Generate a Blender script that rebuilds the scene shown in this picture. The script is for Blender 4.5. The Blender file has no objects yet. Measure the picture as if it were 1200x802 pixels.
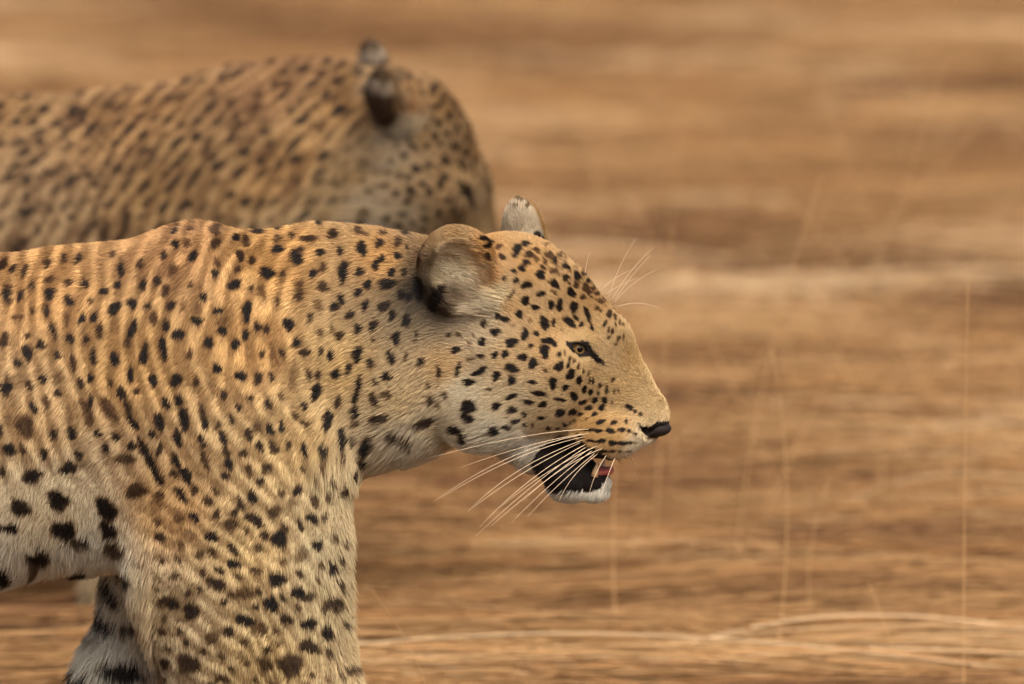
import bpy, math, random
import numpy as np
from mathutils import Vector
from mathutils.bvhtree import BVHTree

# ------------------------------------------------------------------ camera, sky, sun, exposure
scn = bpy.context.scene
PITCH = math.radians(8.0); DIST = 8.0; ZC = 0.48; PPM = 1250.0      # PPM: photo pixels per metre at the near leopard
CP, SP = math.cos(PITCH), math.sin(PITCH)
CAM = np.array([0.0, -DIST * CP, ZC + DIST * SP])
cam_d = bpy.data.cameras.new('camera'); cam = bpy.data.objects.new('camera', cam_d)
scn.collection.objects.link(cam); scn.camera = cam
cam.location = CAM; cam.rotation_euler = (math.pi / 2 - PITCH, 0, 0)
cam_d.sensor_width = 36; cam_d.lens = 36 * DIST / (1200 / PPM)
cam_d.clip_end = 2000; cam_d.clip_start = 0.1
cam_d.dof.use_dof = True; cam_d.dof.focus_distance = DIST - 0.05; cam_d.dof.aperture_fstop = 4.5

w = bpy.data.worlds.new('World'); scn.world = w; w.use_nodes = True
nt = w.node_tree; bg = nt.nodes['Background']; sky = nt.nodes.new('ShaderNodeTexSky')
SUN_EL, SUN_AZ = math.radians(58), math.radians(160)                # azimuth clockwise from +y
sky.sky_type = 'NISHITA'; sky.sun_disc = False; sky.sun_elevation = SUN_EL; sky.sun_rotation = SUN_AZ
sky.air_density = 0.5; sky.dust_density = 7.0; sky.ozone_density = 0.3
nt.links.new(sky.outputs[0], bg.inputs[0]); bg.inputs[1].default_value = 0.13
sl = bpy.data.lights.new('sun', 'SUN'); sun = bpy.data.objects.new('sun', sl); scn.collection.objects.link(sun)
sl.energy = 1.1; sl.angle = math.radians(35); sl.color = (1.0, 0.89, 0.74)
sd = Vector((math.sin(SUN_AZ) * math.cos(SUN_EL), math.cos(SUN_AZ) * math.cos(SUN_EL), math.sin(SUN_EL)))
sun.rotation_euler = sd.to_track_quat('Z', 'Y').to_euler()
vs = scn.view_settings; vs.view_transform = 'Standard'; vs.look = 'None'; vs.gamma = 1.0
vs.use_curve_mapping = False; vs.exposure = 0.95
scn.cycles.use_denoising = True
scn.cycles.max_bounces = 6; scn.cycles.diffuse_bounces = 3; scn.cycles.transparent_max_bounces = 8

rng = np.random.default_rng(7)
COL = scn.collection

# ------------------------------------------------------------------ helpers
def project(p):
    """world points (N,3) -> photo pixels"""
    r = p - CAM
    d = r[:, 1] * CP - r[:, 2] * SP
    return 600 + r[:, 0] / d * DIST * PPM, 401 - (r[:, 1] * SP + r[:, 2] * CP) / d * DIST * PPM

def at_plane(px, py, y):
    """photo pixel -> world point on the vertical plane y"""
    rd = np.array([(px - 600) / PPM / DIST, CP + (401 - py) / PPM / DIST * SP, -SP + (401 - py) / PPM / DIST * CP])
    return CAM + rd * ((y - CAM[1]) / rd[1])

def srgb(r, g, b):
    c = np.array([r, g, b], float) / 255
    return np.where(c <= 0.04045, c / 12.92, ((c + 0.055) / 1.055) ** 2.4)

class Noise:
    """smooth sum-of-sines noise over 2 or 3 dimensions, about -1..1"""
    def __init__(self, dim, scale, seed, n=10):
        r = np.random.default_rng(seed)
        self.k = r.normal(size=(n, dim)) / np.asarray(scale); self.ph = r.uniform(0, 6.283, n); self.n = n
    def __call__(self, p):
        return np.sin(p @ self.k.T + self.ph).sum(1) / math.sqrt(self.n) * 0.9

def nodes_mat(name, rough=0.6, spec=0.3, attr=None, color=None, extra=None):
    m = bpy.data.materials.new(name); m.use_nodes = True
    b = m.node_tree.nodes['Principled BSDF']; b.inputs['Roughness'].default_value = rough
    b.inputs['Specular IOR Level'].default_value = spec
    if color is not None: b.inputs['Base Color'].default_value = (*color, 1)
    if attr:
        a = m.node_tree.nodes.new('ShaderNodeAttribute'); a.attribute_name = attr
        m.node_tree.links.new(a.outputs['Color'], b.inputs['Base Color'])
    if extra: extra(m.node_tree, b)
    return m

def tag(o, label=None, cat=None, group=None, kind=None):
    if label: o['label'] = label
    if cat: o['category'] = cat
    if group: o['group'] = group
    if kind: o['kind'] = kind
    return o

def mesh_obj(name, verts, faces, mat, parent=None, smooth=True, cols=None):
    me = bpy.data.meshes.new(name); me.from_pydata(np.asarray(verts).tolist() if len(verts) < 5000 else verts, [], faces)
    if smooth: me.polygons.foreach_set('use_smooth', np.ones(len(me.polygons), bool))
    if cols is not None:
        a = me.color_attributes.new('coat', 'FLOAT_COLOR', 'POINT')
        a.data.foreach_set('color', np.c_[cols, np.ones(len(cols))].astype(np.float32).ravel())
    me.materials.append(mat); me.update()
    o = bpy.data.objects.new(name, me); COL.objects.link(o); o.parent = parent
    return o

def curves_obj(name, pts, rad, cols, mat, parent=None):
    """pts (N,K,3), rad (N,K) or (K,), cols (N,3): strands rendered as hair"""
    N, K, _ = pts.shape
    cu = bpy.data.hair_curves.new(name); cu.add_curves([K] * N)
    cu.attributes['position'].data.foreach_set('vector', pts.astype(np.float32).ravel())
    ra = cu.attributes.get('radius') or cu.attributes.new('radius', 'FLOAT', 'POINT')
    ra.data.foreach_set('value', np.broadcast_to(rad, (N, K)).astype(np.float32).ravel())
    ca = cu.attributes.new('coat', 'FLOAT_COLOR', 'CURVE')
    ca.data.foreach_set('color', np.c_[cols, np.ones(N)].astype(np.float32).ravel())
    cu.materials.append(mat)
    o = bpy.data.objects.new(name, cu); COL.objects.link(o); o.parent = parent
    return o

def tube(pts, radii, sides=6):
    """closed tapered tube through pts"""
    pts = np.asarray(pts, float); n = len(pts); V = []; F = []
    for i in range(n):
        t = pts[min(i + 1, n - 1)] - pts[max(i - 1, 0)]; t /= np.linalg.norm(t)
        a = np.cross(t, [0.13, 0.97, 0.2]); a /= np.linalg.norm(a); b = np.cross(t, a)
        for k in range(sides):
            th = 2 * math.pi * k / sides
            V.append(pts[i] + radii[i] * (math.cos(th) * a + math.sin(th) * b))
    for i in range(n - 1):
        for k in range(sides):
            k2 = (k + 1) % sides
            F.append((i * sides + k, i * sides + k2, (i + 1) * sides + k2, (i + 1) * sides + k))
    F.append(tuple(range(sides))[::-1]); F.append(tuple(range((n - 1) * sides, n * sides)))
    return V, F

def bez(a, b, c, n=9):
    t = np.linspace(0, 1, n)[:, None]
    return (1 - t) ** 2 * a + 2 * t * (1 - t) * b + t * t * c

# ------------------------------------------------------------------ ground
def ground_nodes(t, b):
    N, L = t.nodes.new, t.links.new
    tc = N('ShaderNodeTexCoord'); mp = N('ShaderNodeMapping'); mp.inputs['Scale'].default_value = (1.0, 2.2, 1)
    L(tc.outputs['Object'], mp.inputs[0])
    n1 = N('ShaderNodeTexNoise'); n1.inputs['Scale'].default_value = 0.9; n1.inputs['Detail'].default_value = 8
    n2 = N('ShaderNodeTexNoise'); n2.inputs['Scale'].default_value = 26; n2.inputs['Detail'].default_value = 6
    L(mp.outputs[0], n1.inputs[0]); L(tc.outputs['Object'], n2.inputs[0])
    r = N('ShaderNodeValToRGB'); e = r.color_ramp.elements
    e[0].position = 0.36; e[0].color = (0.14, 0.066, 0.032, 1); e[1].position = 0.66; e[1].color = (0.42, 0.235, 0.115, 1)
    m = e.new(0.5); m.color = (0.27, 0.14, 0.068, 1)
    mx = N('ShaderNodeMath'); mx.operation = 'MULTIPLY_ADD'; mx.inputs[1].default_value = 0.25; L(n2.outputs[0], mx.inputs[0])
    s = N('ShaderNodeMath'); s.operation = 'SUBTRACT'; s.inputs[1].default_value = 0.125
    L(n1.outputs[0], s.inputs[0]); L(s.outputs[0], mx.inputs[2]); L(mx.outputs[0], r.inputs[0]); L(r.outputs[0], b.inputs['Base Color'])
    bp = N('ShaderNodeBump'); bp.inputs['Strength'].default_value = 0.6; bp.inputs['Distance'].default_value = 0.03
    L(n2.outputs[0], bp.inputs['Height']); L(bp.outputs[0], b.inputs['Normal'])
M_soil = nodes_mat('savanna_soil', 0.95, 0.1, extra=ground_nodes)
gx = np.unique(np.concatenate([np.linspace(-400, -6, 14), np.linspace(-6, 6, 61), np.linspace(6, 400, 14)]))
gy = np.unique(np.concatenate([np.linspace(-60, -3, 8), np.linspace(-3, 16, 96), np.linspace(16, 900, 16)]))
GX, GY = np.meshgrid(gx, gy, indexing='ij')
gn = Noise(2, (0.7, 0.5), 3)
def ground_z(x, y):
    q = np.c_[np.ravel(x), np.ravel(y)]
    far = np.clip((np.hypot(q[:, 0], q[:, 1]) - 1.5) / 2, 0, 1)
    return gn(q) * 0.010 * far
GZ = ground_z(GX, GY).reshape(GX.shape)
nxg, nyg = GX.shape
ii = np.arange(nxg * nyg).reshape(nxg, nyg)
gf = np.stack([ii[:-1, :-1], ii[1:, :-1], ii[1:, 1:], ii[:-1, 1:]], -1).reshape(-1, 4)
tag(mesh_obj('ground', np.stack([GX, GY, GZ], -1).reshape(-1, 3), gf.tolist(), M_soil), 'dry brown savanna soil', None, None, 'structure')

# ------------------------------------------------------------------ coat pattern (laid out on the animal's side in pixels of the photo)
# (x, y, rx, ry, tilt clockwise in degrees, darkness)
SPOTS = [
 # crown, brow and forehead
 (571,281,9,2.5,10,.9),(573.5,288.5,5,3.5,-20,.9),(586,290,4.5,3,-20,.6),(573,302,3.5,4.5,0,.7),(590,302,4.5,3.5,30,.75),
 (607,292,5.5,6,-45,.95),(604,299,4,3,0,.85),(617,285,5,3.5,-20,.9),(621,300,5,5,0,.7),(617.5,309,4,4,30,.8),(612.5,315,5,3,40,.85),
 (603.5,319,3,2.5,0,.85),(606.5,330,2.5,4,30,.85),(618,334.5,6,4,0,.95),(635,323,6,4.5,0,.95),(637,314,3,2.5,0,.7),(634,344.5,5,3.2,-15,.95),
 (616,353,5,4.5,-20,1),(652,333,6.5,4,40,1),(592.5,326,2,3,20,.8),(600,347,8,1.6,-55,.6),(645,300,6,4,40,.6),(651.5,306,3,5,0,.75),
 (664,314,4,3.5,30,.8),(651,318.5,4,3,0,.6),(664.5,326,3.5,3,30,.8),(676.5,324,4,5,0,.85),(675.5,334,3,4,-30,.65),(690.5,330,3.5,2.5,35,.85),
 (687,338,5,5,0,.65),(695,339,3,2.5,0,.65),(691,344,3,3,0,.65),(700,345,3,2,0,.65),(669.5,342.5,6.5,3.8,55,1),(647,341,2,2,0,.5),(651,344,2,2.5,0,.5),
 (683,349,4,3,40,.65),(705,353,4,3,0,.55),(716,355,2.5,2.5,0,.8),(646,357.5,3.5,5,-10,1),(657,359,4,6,10,1),(673,361,4,6.5,10,1),
 (630,293,4,3,20,.6),(640,308,3,3,0,.55),(629,305,3,4,0,.5),(657,300,3,3,30,.6),(684,322,3,2,35,.7),(699,334,3,2,40,.6),(709,343,3,2,40,.6),
 # temple, cheek
 (592.5,374,5,3.2,20,1),(584.5,370,3,4,-10,.9),(609,369,4.4,4.2,0,1),(627,362,4,3.5,0,1),(638,379,4.2,7.5,-35,1),(648.5,378,2.6,4.2,0,1),
 (582,389.5,6,4,-40,1),(568,379,3,5,35,.7),(601,402,6,6,0,1),(615.5,392,4.7,6,0,1),(629,391,3.5,3.2,0,1),(624,406.5,2.5,3,0,.8),
 (642,400,7,4,10,.95),(639,413,5.2,6.8,0,1),(565,402,4,5,35,1),(537,392,3,3,0,.5),(534,411.5,4,4.5,20,.9),(551,404,3,2.5,0,.4),(554,393,2,3,30,.4),
 (581,416.5,4.5,3.5,-20,1),(594,416,4.5,3.5,-25,1),(564,418.5,4.5,2.5,-15,.8),(552,422,5,2,-15,.45),(613.5,420.5,5.5,4,10,1),(625.5,426.5,5.2,4.7,30,1),
 (601,432,7.5,4,8,1),(562,435,7.5,3.5,-25,.95),(582.5,441,5.2,4.5,-15,1),(536,433,3,7,20,.85),(639.5,434.5,2.5,2.5,0,.5),(622,375.5,2.5,2.5,0,.35),(601,382,3,2,0,.3),
 (676,373,4,2,40,.8),(668,377.5,7,4.2,35,1),(681.5,380,3.5,2.5,-40,.8),(689,369,3,8,-25,.9),(694,383.5,2.2,4,0,.85),(658.5,386.5,2,2,0,.3),
 (710,380,1.8,4,20,.85),(714,387,1.6,3,15,.9),(718.5,389.5,1.6,4,20,.75),(714,395.5,1.5,2.5,30,.65),(726,397,2.2,3.5,30,.7),(732,395,1.2,3.5,10,.6),
 (715,369,2.8,6,10,.75),(722,373,2,4,-10,.65),(727,379,1.6,3,10,.6),(722.5,382,1.5,3,0,.5),(723,404,1.5,3,30,.5),(700,362,3,2.5,0,.6),(705,365,2,2,0,.5),
 (650,404,2.5,3.5,30,.9),(655.5,415.5,2.5,3.5,0,.9),(655,429.5,7,4.5,-35,1),(667,426.5,2.3,6,20,1),(669.5,438,3.5,5,25,1),(673,425,1.8,3,0,.7),
 (678,431,1.5,3.5,10,.7),(662,414,1.5,3,0,.6),(684,436,1.4,3,15,.6),(690,438,1.2,3,15,.5),
 (648.5,449.5,4.7,5.7,0,1),(667.5,442,4.5,3.2,-30,1),(678.5,445,2.7,5,5,1),(663.5,454.5,4,2.5,-15,.9),(685,455,3,4,20,1),(692.5,459.5,2.6,4,10,1),
 (691.5,445.5,1.3,3.5,0,.8),(695.5,446,1.5,3.5,0,.85),(673.5,464,4.2,4.6,0,1),(656.5,467.5,6,2.3,5,.95),(703.5,452.5,1.7,4,0,.85),(702,461.5,1.8,3,0,.85),
 (711,457,1.5,5.5,8,.9),(718,446,2,3,20,.7),(719,459,1.3,3,15,.6),(724.5,458,1.2,2.5,5,.7),(683,471,4,3,-30,1),(698.5,470,3.2,3.2,-30,1),(709.5,470,3,3.2,-30,1),
 (717.5,472,1.5,2,0,.6),(690.5,478.5,3.8,3,-10,1),(707,477.5,3.5,3,-30,1),(657.5,483,6.5,3.8,-10,1),(672.5,482.5,4.5,3.5,-25,.95),(681,485.5,3,2.5,0,.8),
 (698.5,485,3.8,2.2,-15,.9),(689,490.5,2.5,1.5,0,.5),(662.5,497,3,2.8,10,.9),(670,495.5,1.5,2,0,.6),(675,493,1.7,2.2,0,.6),(643.5,501.5,2.7,2.2,20,.8),(653.5,501.5,2.5,2,0,.8),
 # whisker rows and nose side
 (706.5,493.5,4.7,2.6,-20,1),(720.5,494,3.5,2.2,0,.95),(734.5,494,1.8,3,15,.8),(736.5,475.5,3.2,3.2,0,1),(740,478,2.5,2.5,0,.95),(745,482,2.5,2,0,.9),(751.5,486,2.5,2.5,0,.7),
 (693,503,8,1.6,3,.85),(703.5,505,5,2.1,3,.95),(717,504.5,5.5,2.8,0,1),(729,503.5,4,2.5,-5,1),(737.5,505,2.5,2.5,20,.85),(744,507.5,2.8,1.6,10,.7),
 (680,511,5,2.5,30,.9),(694,516.5,5,2.2,15,.95),(706,517,5,2.5,0,1),(719,519,6,2.8,0,1),(730,519.5,5,2.5,0,1),(738,519,4,2,0,.95),(745,519,3,1.2,0,.7),
 (683,522,6,3,35,.95),(696,527,5,2,15,.8),(709,529.5,4,1.8,0,.95),(718,529.5,4,1.5,0,.85),(727,529.5,3,1.2,0,.8),(738,529.5,4,1,0,.6),
 # lower cheek and throat
 (550,448,7,4,8,1),(601.5,445.5,4.7,4.7,0,1),(625.5,447,4.5,2.7,0,.95),(574,456,3,2.5,0,.6),(601,464.5,7.5,2.6,-15,.95),(633,462.5,8.5,2.5,10,.9),
 (620.5,471.5,5,3,-5,.95),(637,474.5,4,3.2,0,1),(582,475.5,5,3.8,0,1),(601,480,5.5,3.2,8,1),(615.5,486.5,3.3,2.8,40,.9),(635,489.5,3.6,2.4,0,.95),
 (550,477,10,7,-10,1),(550,490,8,4.5,15,.85),(604.5,493,3.8,2.5,25,.95),(596,500.5,4.8,3,30,.95),(581,505,6.5,4.5,35,.95),(616,498,2.7,2,20,.7),(626.5,498,1.6,2.8,0,.6),
 (536,504,8,4.5,10,1),(544,511,5,3.5,40,.85),(545,517,4.5,3,0,.8),(572,509,4,1.5,30,.5),
 (512,351,7,13,25,1),(490,338,5,11,0,1),  # first paints shade of the near ear's hollow; second is a black spot
 # neck
 (303,270,5,4,0,.8),(326,266,4,3,0,.7),(325,280,5,4,0,.6),(326,292,5,4,-10,1),(361,280,8,4,0,.75),(391,275,6,5,20,.75),(420,270,6,4,0,.6),(430,274,3,3,0,.5),
 (449,273,4,4,0,.6),(476,270,6,4,0,.7),(347,302,7,7,10,.95),(352,292,3,3,0,.7),(375,296,4,4,20,.85),(399,294,4,4,0,.75),(424,292,5,8,-5,1),(445,286,4,6,15,.8),
 (467,284,5,6,0,.65),(478,290,2,3,0,.8),(466,299,4,4,0,.95),(448,304,3.5,4,0,.95),(440,310,4.5,3.5,-20,.95),(315,320,8,5,-10,.85),(351,335,5,8,0,.45),
 (367,320,4.5,4.5,-10,.9),(378,313,5,5,0,.55),(403,319,5,11,12,1),(421,319,4,5,20,.8),(459,320,4,4,0,.95),(474,319,3,4,0,.7),(454,333,8,6,-20,.8),(431,334,4,5,0,.9),
 (420,342,4,4,0,.85),(380,336,6,5,0,.7),(308,342,5,10,0,.45),(326,352,3,6,0,.6),(350,346,5,6,0,.6),(401,351,3.5,5,10,.85),(393,359,4,4.5,0,.95),(428,358,3,6,10,.9),
 (449,359,8,4,-30,.75),(471,345,4.5,5,0,.85),(480,349,3,5,20,.9),(411,368,5,4.5,0,.75),(373,358,7,6,0,.4),(339,381,5,7,0,1),(347,402,4,5,0,.95),(363,372,3,5,0,.75),
 (459,369,3.5,5,15,.9),(477,375,4,7.5,5,1),(437,381,4,6,10,.75),(419,386,3.8,4.5,0,.9),(463,397,4.5,7,15,1),(398,395,4,6,0,.7),(389,385,3,6,0,.5),(374,390,5,5,0,.5),
 (303,383,4,6,0,.7),(313,386,3,6,0,.7),(488,394,2,5,0,.7),(437,398,2,4,0,.5),(421,409,4,3,0,.6),(527,392,3,3,0,.7),
 (302,443,3,5,0,.7),(314,475,3,5,-25,.95),(357,414,5,4,0,.7),(387,417,4,4.5,0,.9),(420.5,416,4.5,7,5,1),(458.5,420,3,6,-20,.95),(394,438,4.5,6,15,.95),(371,459,5,8.5,15,1),
 (453,441,6,4,0,.85),(452,463,6,5,0,.6),(421,455,2.5,15,8,.8),(416,470,3,6,0,.9),(416,483,4,5,0,.95),(418,496,4,6,0,.6),(396,472,4,6,0,.7),(384,493,5,9.5,5,1),
 (347,487,4,6,-30,.6),(358,496,5,4,30,.6),(401,515,4.5,10,-8,.95),(402,535,3,8,0,.6),(448,491,6,5,-10,.7),(431,524,5.5,10,20,.85),(427,542,6,5,0,.8),(460,514,6,4,10,.75),
 (473,520,10,5,30,.6),(497,496,10,5,-15,.75),(504,470,3.5,4.5,0,.7),(503,451,2,5,0,.6),(493,425,3.5,5,0,.8),(515,436,2.5,6,-10,.7),(523,464,4,4,0,.6),(513,475,4,4,0,.5),
 (338,521,3,4,-30,.7),(357,527,3.5,6.5,-15,.95),(378,529,4,6,-15,.95),(314,548,5,4,30,.7),(305,564,4,4,0,.8),(370,560,3,5,-20,.6),(389,565,2,6,-30,.7),(378,545,3,8,-15,.5),
 (476,418,3,5,0,.5),(331,465,3,5,-15,.5),(322,425,5,18,0,.3),(345,440,4,20,0,.35),
 # shoulder
 (225,265,6,4,0,.7),(220,285,5,5,0,.5),(252,270,6,6,0,.6),(252,285,6,6,0,.65),(289,283,6,6,0,.65),(282,299,4.5,6,0,.75),(297,305,3,5,0,.7),(278,316,4,4,0,.6),
 (252,320,4,4,0,.85),(254,308,4,5,0,.5),(274,333,7,4.5,-20,.95),(201,316,6,6,0,.5),(167,333,4,5,20,.9),(239,348,3.5,4.5,0,.9),(225,333,3,4,0,.6),(134,362,5,6.5,30,1),
 (154,355,5,5,-30,.95),(172,359,4,4,0,.7),(201,358,4.5,5,0,.75),(214,360,3,5,0,.4),(233,362,4,8,0,.4),(256,364,5,4,-10,.95),(261,378,5,8,0,.4),(262,388,5,4,0,.95),
 (232,376,6,5,-10,1),(209,392,6,5.5,0,1),(289,365,5,10.5,0,1),(302,384,4,5,0,.8),(245,402,4.5,6,10,1),(276,404,4,5,0,.95),(156,386,4,9,25,.9),(180,373,5,8,0,.6),
 (122,340,3,4,0,.7),(170,407,3,5,0,.7),(191,409,4,11,-8,1),(135,421,4,7,0,.95),(168,418,4,9,10,.95),(222,416,4,6,0,.6),(254,431,5,4.5,-10,.95),(281,441,5,5.5,0,1),
 (301,443,4,7,0,.75),(153,439,4,7,0,.85),(180,445,4.5,7,0,.9),(207,445,4.8,7,0,1),(231,446,4,6,0,.6),(262,463,4,5,0,.75),(196,474,4,6.5,-10,.9),(143,461,4,9,-20,.8),
 (150,480,3,10,-25,.7),(157,496,3.5,8,-30,1),(186,494,4.5,9.5,-10,1),(216,492,4.5,13,-12,.9),(237,485,4,9,-15,.7),(241,497,3.5,5,0,.85),(257,498,3,5,0,.6),
 (208,514,4,9,-15,.9),(262,514,4,7,-10,.85),(265,530,3.5,8,-10,.7),(269,544,4,6,-15,.9),(186,527,3,6,0,.8),(241,540,4,12,-15,.6),(218,556,5,10.5,-15,1),
 (168,525,4,12,-30,.8),(178,545,4,14,-30,.9),(187,560,4,8,-30,.9),(285,531,4,5,0,.7),(292,550,4,8,-15,.5),(312,549,6,6,0,.6),(148,537,12,6,-10,.6),(126,477,5,14,-25,.55),(302,502,6,6,0,.4),
 # flank
 (10,347,5.5,7.5,0,.85),(11,336,5,3,0,.5),(38,333,3,5,0,.95),(59,345,5,6.5,0,1),(81,352,5,5,0,.85),(58,326,5,5,0,.5),(55,308,3,4,0,.7),(76,303,5,5,0,.6),(62,387,3,9,-15,.8),
 (97,374,3,5.5,15,1),(111,373,4,4,0,.8),(107,353,4,4,0,.5),(121,341,4,4.5,0,.8),(119,388,3,9,0,.7),(6,396,4,6,0,.7),(47,398,3,3,0,.6),(78,374,4,9,0,.4),(20,372,6,3,0,.5),(37,366,3,4,0,.5),
 (32,413,5,7.5,-15,.95),(47,404,4,5,0,.95),(4,403,5,4,0,.7),(87,425,4,8,-10,.6),(110,418,3,8.5,0,.85),(9,456,5,9,0,.95),(10,443,3,8,0,.6),(20,448,8,9,0,.3),(54,472,4,9,-10,.5),
 (70,440,6,8,0,.3),(63,509,5,5,0,.8),(85,508,5,6,0,.9),(12,527,7,6,15,.9),(30,500,8,14,-30,.6),(102,485,6,17,-20,.5),(128,480,6,17,-30,.5),(40,555,8,5,0,.8),(80,548,10,6,0,.8),(3,552,4,5,0,.7),
 (35,562,7,5,0,.8),(8,620,12,5,15,.95),(25,595,12,7,40,.8),(68,587,9,10,-20,.85),(75,622,11,11,10,.95),(92,638,10,5,20,.7),(125,597,9,12,-35,.9),(128,622,10,7,30,.85),
 (133,645,9,9,30,.7),(45,655,12,7,15,.85),(40,670,7,8,0,.6),(6,677,7,8,0,.95),(92,677,10,6,10,.95),(143,682,9,8,15,.9),(65,692,12,6,20,.8),(125,710,12,8,10,.85),(160,575,10,8,10,.7),
 (183,590,7,10,0,.4),(227,606,4,6,-30,.9),(197,705,12,8,0,.6),(204,676,6,4,0,.6),(213,638,5,6,0,.5),(165,660,10,4,0,.4),(115,748,14,8,8,.95),(150,742,12,6,-15,.7),(140,795,26,9,-5,1),(100,770,10,5,0,.4),
 # upper arm and foreleg
 (249,629,7,5,20,.85),(270,615,10,6,30,.65),(296,584,6,5,30,.85),(298,610,10,6,25,.75),(321,600,8,7,0,.6),(327,632,9,7,40,.85),(366,608,6,6,0,.8),(370,588,5,8,-20,.6),
 (350,575,5,5,0,.8),(372,638,6,4,0,.9),(275,661,7,5,10,.9),(253,684,9,6,30,.75),(325,679,10,7,30,.85),(301,670,8,4,10,.6),(350,695,6,6,0,.95),(362,699,6,5,0,.7),(391,667,5,5,0,.85),
 (318,708,7,9,-20,.85),(287,727,9,6,20,.85),(305,737,10,6,30,.5),(225,716,9,7,20,.75),(204,708,6,5,0,.8),(362,732,7,6,0,.85),(336,727,8,5,20,.7),(384,743,8,6,10,.8),(391,708,9,8,0,.7),
 (363,758,10,6,25,.75),(339,780,16,8,25,.7),(310,780,10,7,15,.6),(285,695,10,8,0,.5),(250,747,10,8,0,.45),(220,778,16,10,10,.65),(260,795,8,5,0,.6),(415,785,10,6,0,.6),(213,580,4,8,-40,.8),
 (282,590,3,8,-15,.7),(330,578,4,5,0,.6),(386,585,3,6,0,.6),(235,650,6,4,0,.6),(238,673,3,6,0,.6),(270,697,4,4,0,.6),(352,650,8,8,0,.4),(343,590,6,5,0,.4),
]
# brown centres between the marks of a rosette (x, y, rx, ry, tilt, strength)
BROWN = [(601,439,6,5,0,.5),(640,406,6,9,0,.35),(565,325,14,9,0,.5),(700,497,16,6,-10,.4),(20,452,10,12,0,.6),(30,505,9,13,-30,.5),(25,600,12,10,30,.6),(100,490,9,18,-20,.5),
 (130,485,9,18,-28,.5),(180,545,8,14,-30,.4),(70,440,9,11,0,.4),(215,365,10,14,0,.45),(250,380,8,16,0,.4),(180,360,12,14,0,.4),(195,300,16,20,10,.45),(225,278,8,16,10,.45),
 (252,285,9,18,10,.45),(290,290,9,18,5,.4),(325,275,8,20,0,.4),(350,335,8,20,0,.45),(310,335,8,18,0,.4),(376,320,10,14,0,.4),(376,360,10,10,0,.4),(460,290,9,14,0,.4),(450,335,10,8,0,.4),
 (322,425,6,26,-3,.4),(345,445,6,26,-5,.4),(240,540,6,16,-14,.45),(290,540,7,14,-14,.4),(265,520,5,18,-12,.4),(60,340,10,22,0,.4),(110,350,12,16,0,.4),(80,372,8,16,0,.4),(160,345,10,18,10,.4),
 (270,617,11,7,28,.5),(298,612,12,8,25,.45),(327,634,10,8,35,.45),(325,682,11,8,30,.5),(285,697,12,9,15,.5),(303,738,14,8,28,.5),(340,782,18,9,24,.5),(252,686,11,7,30,.5),(220,716,13,8,20,.45),
 (250,748,12,9,10,.4),(205,620,14,18,-20,.35),(215,680,14,12,0,.3),(165,600,14,14,0,.35),(350,650,9,9,0,.35),(391,708,10,9,0,.4),(125,610,12,16,-30,.3)]
BROWN = [b for b in BROWN if b[0] > 430]
pr = np.random.default_rng(21)
# how the rows of marks run over shoulder and foreleg: sideways drift per pixel downwards
SV = np.arange(200, 1041, 4.0); SLOPE = np.interp(SV, [200, 280, 340, 400, 480, 560, 640, 720, 1040], [-.5, -.42, -.15, .05, .3, .6, 1.1, 1.6, 1.8])
SF = np.concatenate([[0], np.cumsum(SLOPE[:-1] * 4.0)])
def run_gain(u): return np.clip((430 - u) / 140, .1, 1)
cells = [(x, y, rx, ry) for (x, y, rx, ry, tl, d_) in SPOTS if x < 445 and y < 812 and not (x < 185 and y > 555)]
for k in range(9000):
    cx, cy = pr.uniform(-30, 440), pr.uniform(250, 812)
    if cx < 185 and cy > 540 or cx > 405 and cy > 560: continue
    m = float(np.interp(cy, SV, SLOPE) * run_gain(cx)); ok = True
    for (x, y, rx, ry) in cells:
        dx, dy = cx - x, cy - y; q_ = math.hypot(1, m); al, ac = (dx * m + dy) / q_, (dx - dy * m) / q_
        if (al / 22) ** 2 + (ac / 13) ** 2 < 1: ok = False; break
    if not ok: continue
    cells.append((cx, cy, 4, 6)); tl = -math.degrees(math.atan(m))
    low = cy > 570
    if pr.random() < .85: SPOTS.append((cx + pr.uniform(-2, 2), cy + pr.uniform(-5, 5), pr.uniform(2.6, 4.4), pr.uniform(3.5, 6.5), tl + pr.uniform(-15, 15), pr.uniform(.45, .75) if low else pr.uniform(.6, .95)))
for (x, y, rx, ry) in cells:                                        # tan field of each rosette
    m = float(np.interp(y, SV, SLOPE) * run_gain(x)); f_ = 1.0 if x < 330 else max(.25, 1 - (x - 330) / 100)
    BROWN.append((x + pr.uniform(-1.5, 1.5), y + pr.uniform(-3, 3), max(rx + 2.0, pr.uniform(5.6, 7.2)), max(ry + 4, pr.uniform(10.5, 14)), -math.degrees(math.atan(m)) + pr.uniform(-6, 6), pr.uniform(.35, .65) * f_))
# body behind the frame edge: rosettes on a jittered lattice
for gxp in range(-1300, -14, 46):
    for gyp in range(240, 1010, 42):
        cx = gxp + pr.uniform(-10, 10) + (gyp // 42 % 2) * 23; cy = gyp + pr.uniform(-9, 9)
        if cx > -22: continue
        BROWN.append((cx, cy, 12, 13, pr.uniform(-30, 30), .6)); a0 = pr.uniform(0, 6.28)
        for k in range(4):
            a = a0 + k * 1.57 + pr.uniform(-.35, .35)
            SPOTS.append((cx + 14 * math.cos(a), cy + 15 * math.sin(a), pr.uniform(4, 7), pr.uniform(3, 5), math.degrees(a) + 90, pr.uniform(.8, 1)))
for k in range(260):                                                # legs below the frame edge: solid spots
    cx, cy = pr.uniform(-60, 560), pr.uniform(812, 985)
    SPOTS.append((cx, cy, pr.uniform(5, 9), pr.uniform(3.5, 6), pr.uniform(-20, 40), pr.uniform(.7, .95)))
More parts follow.
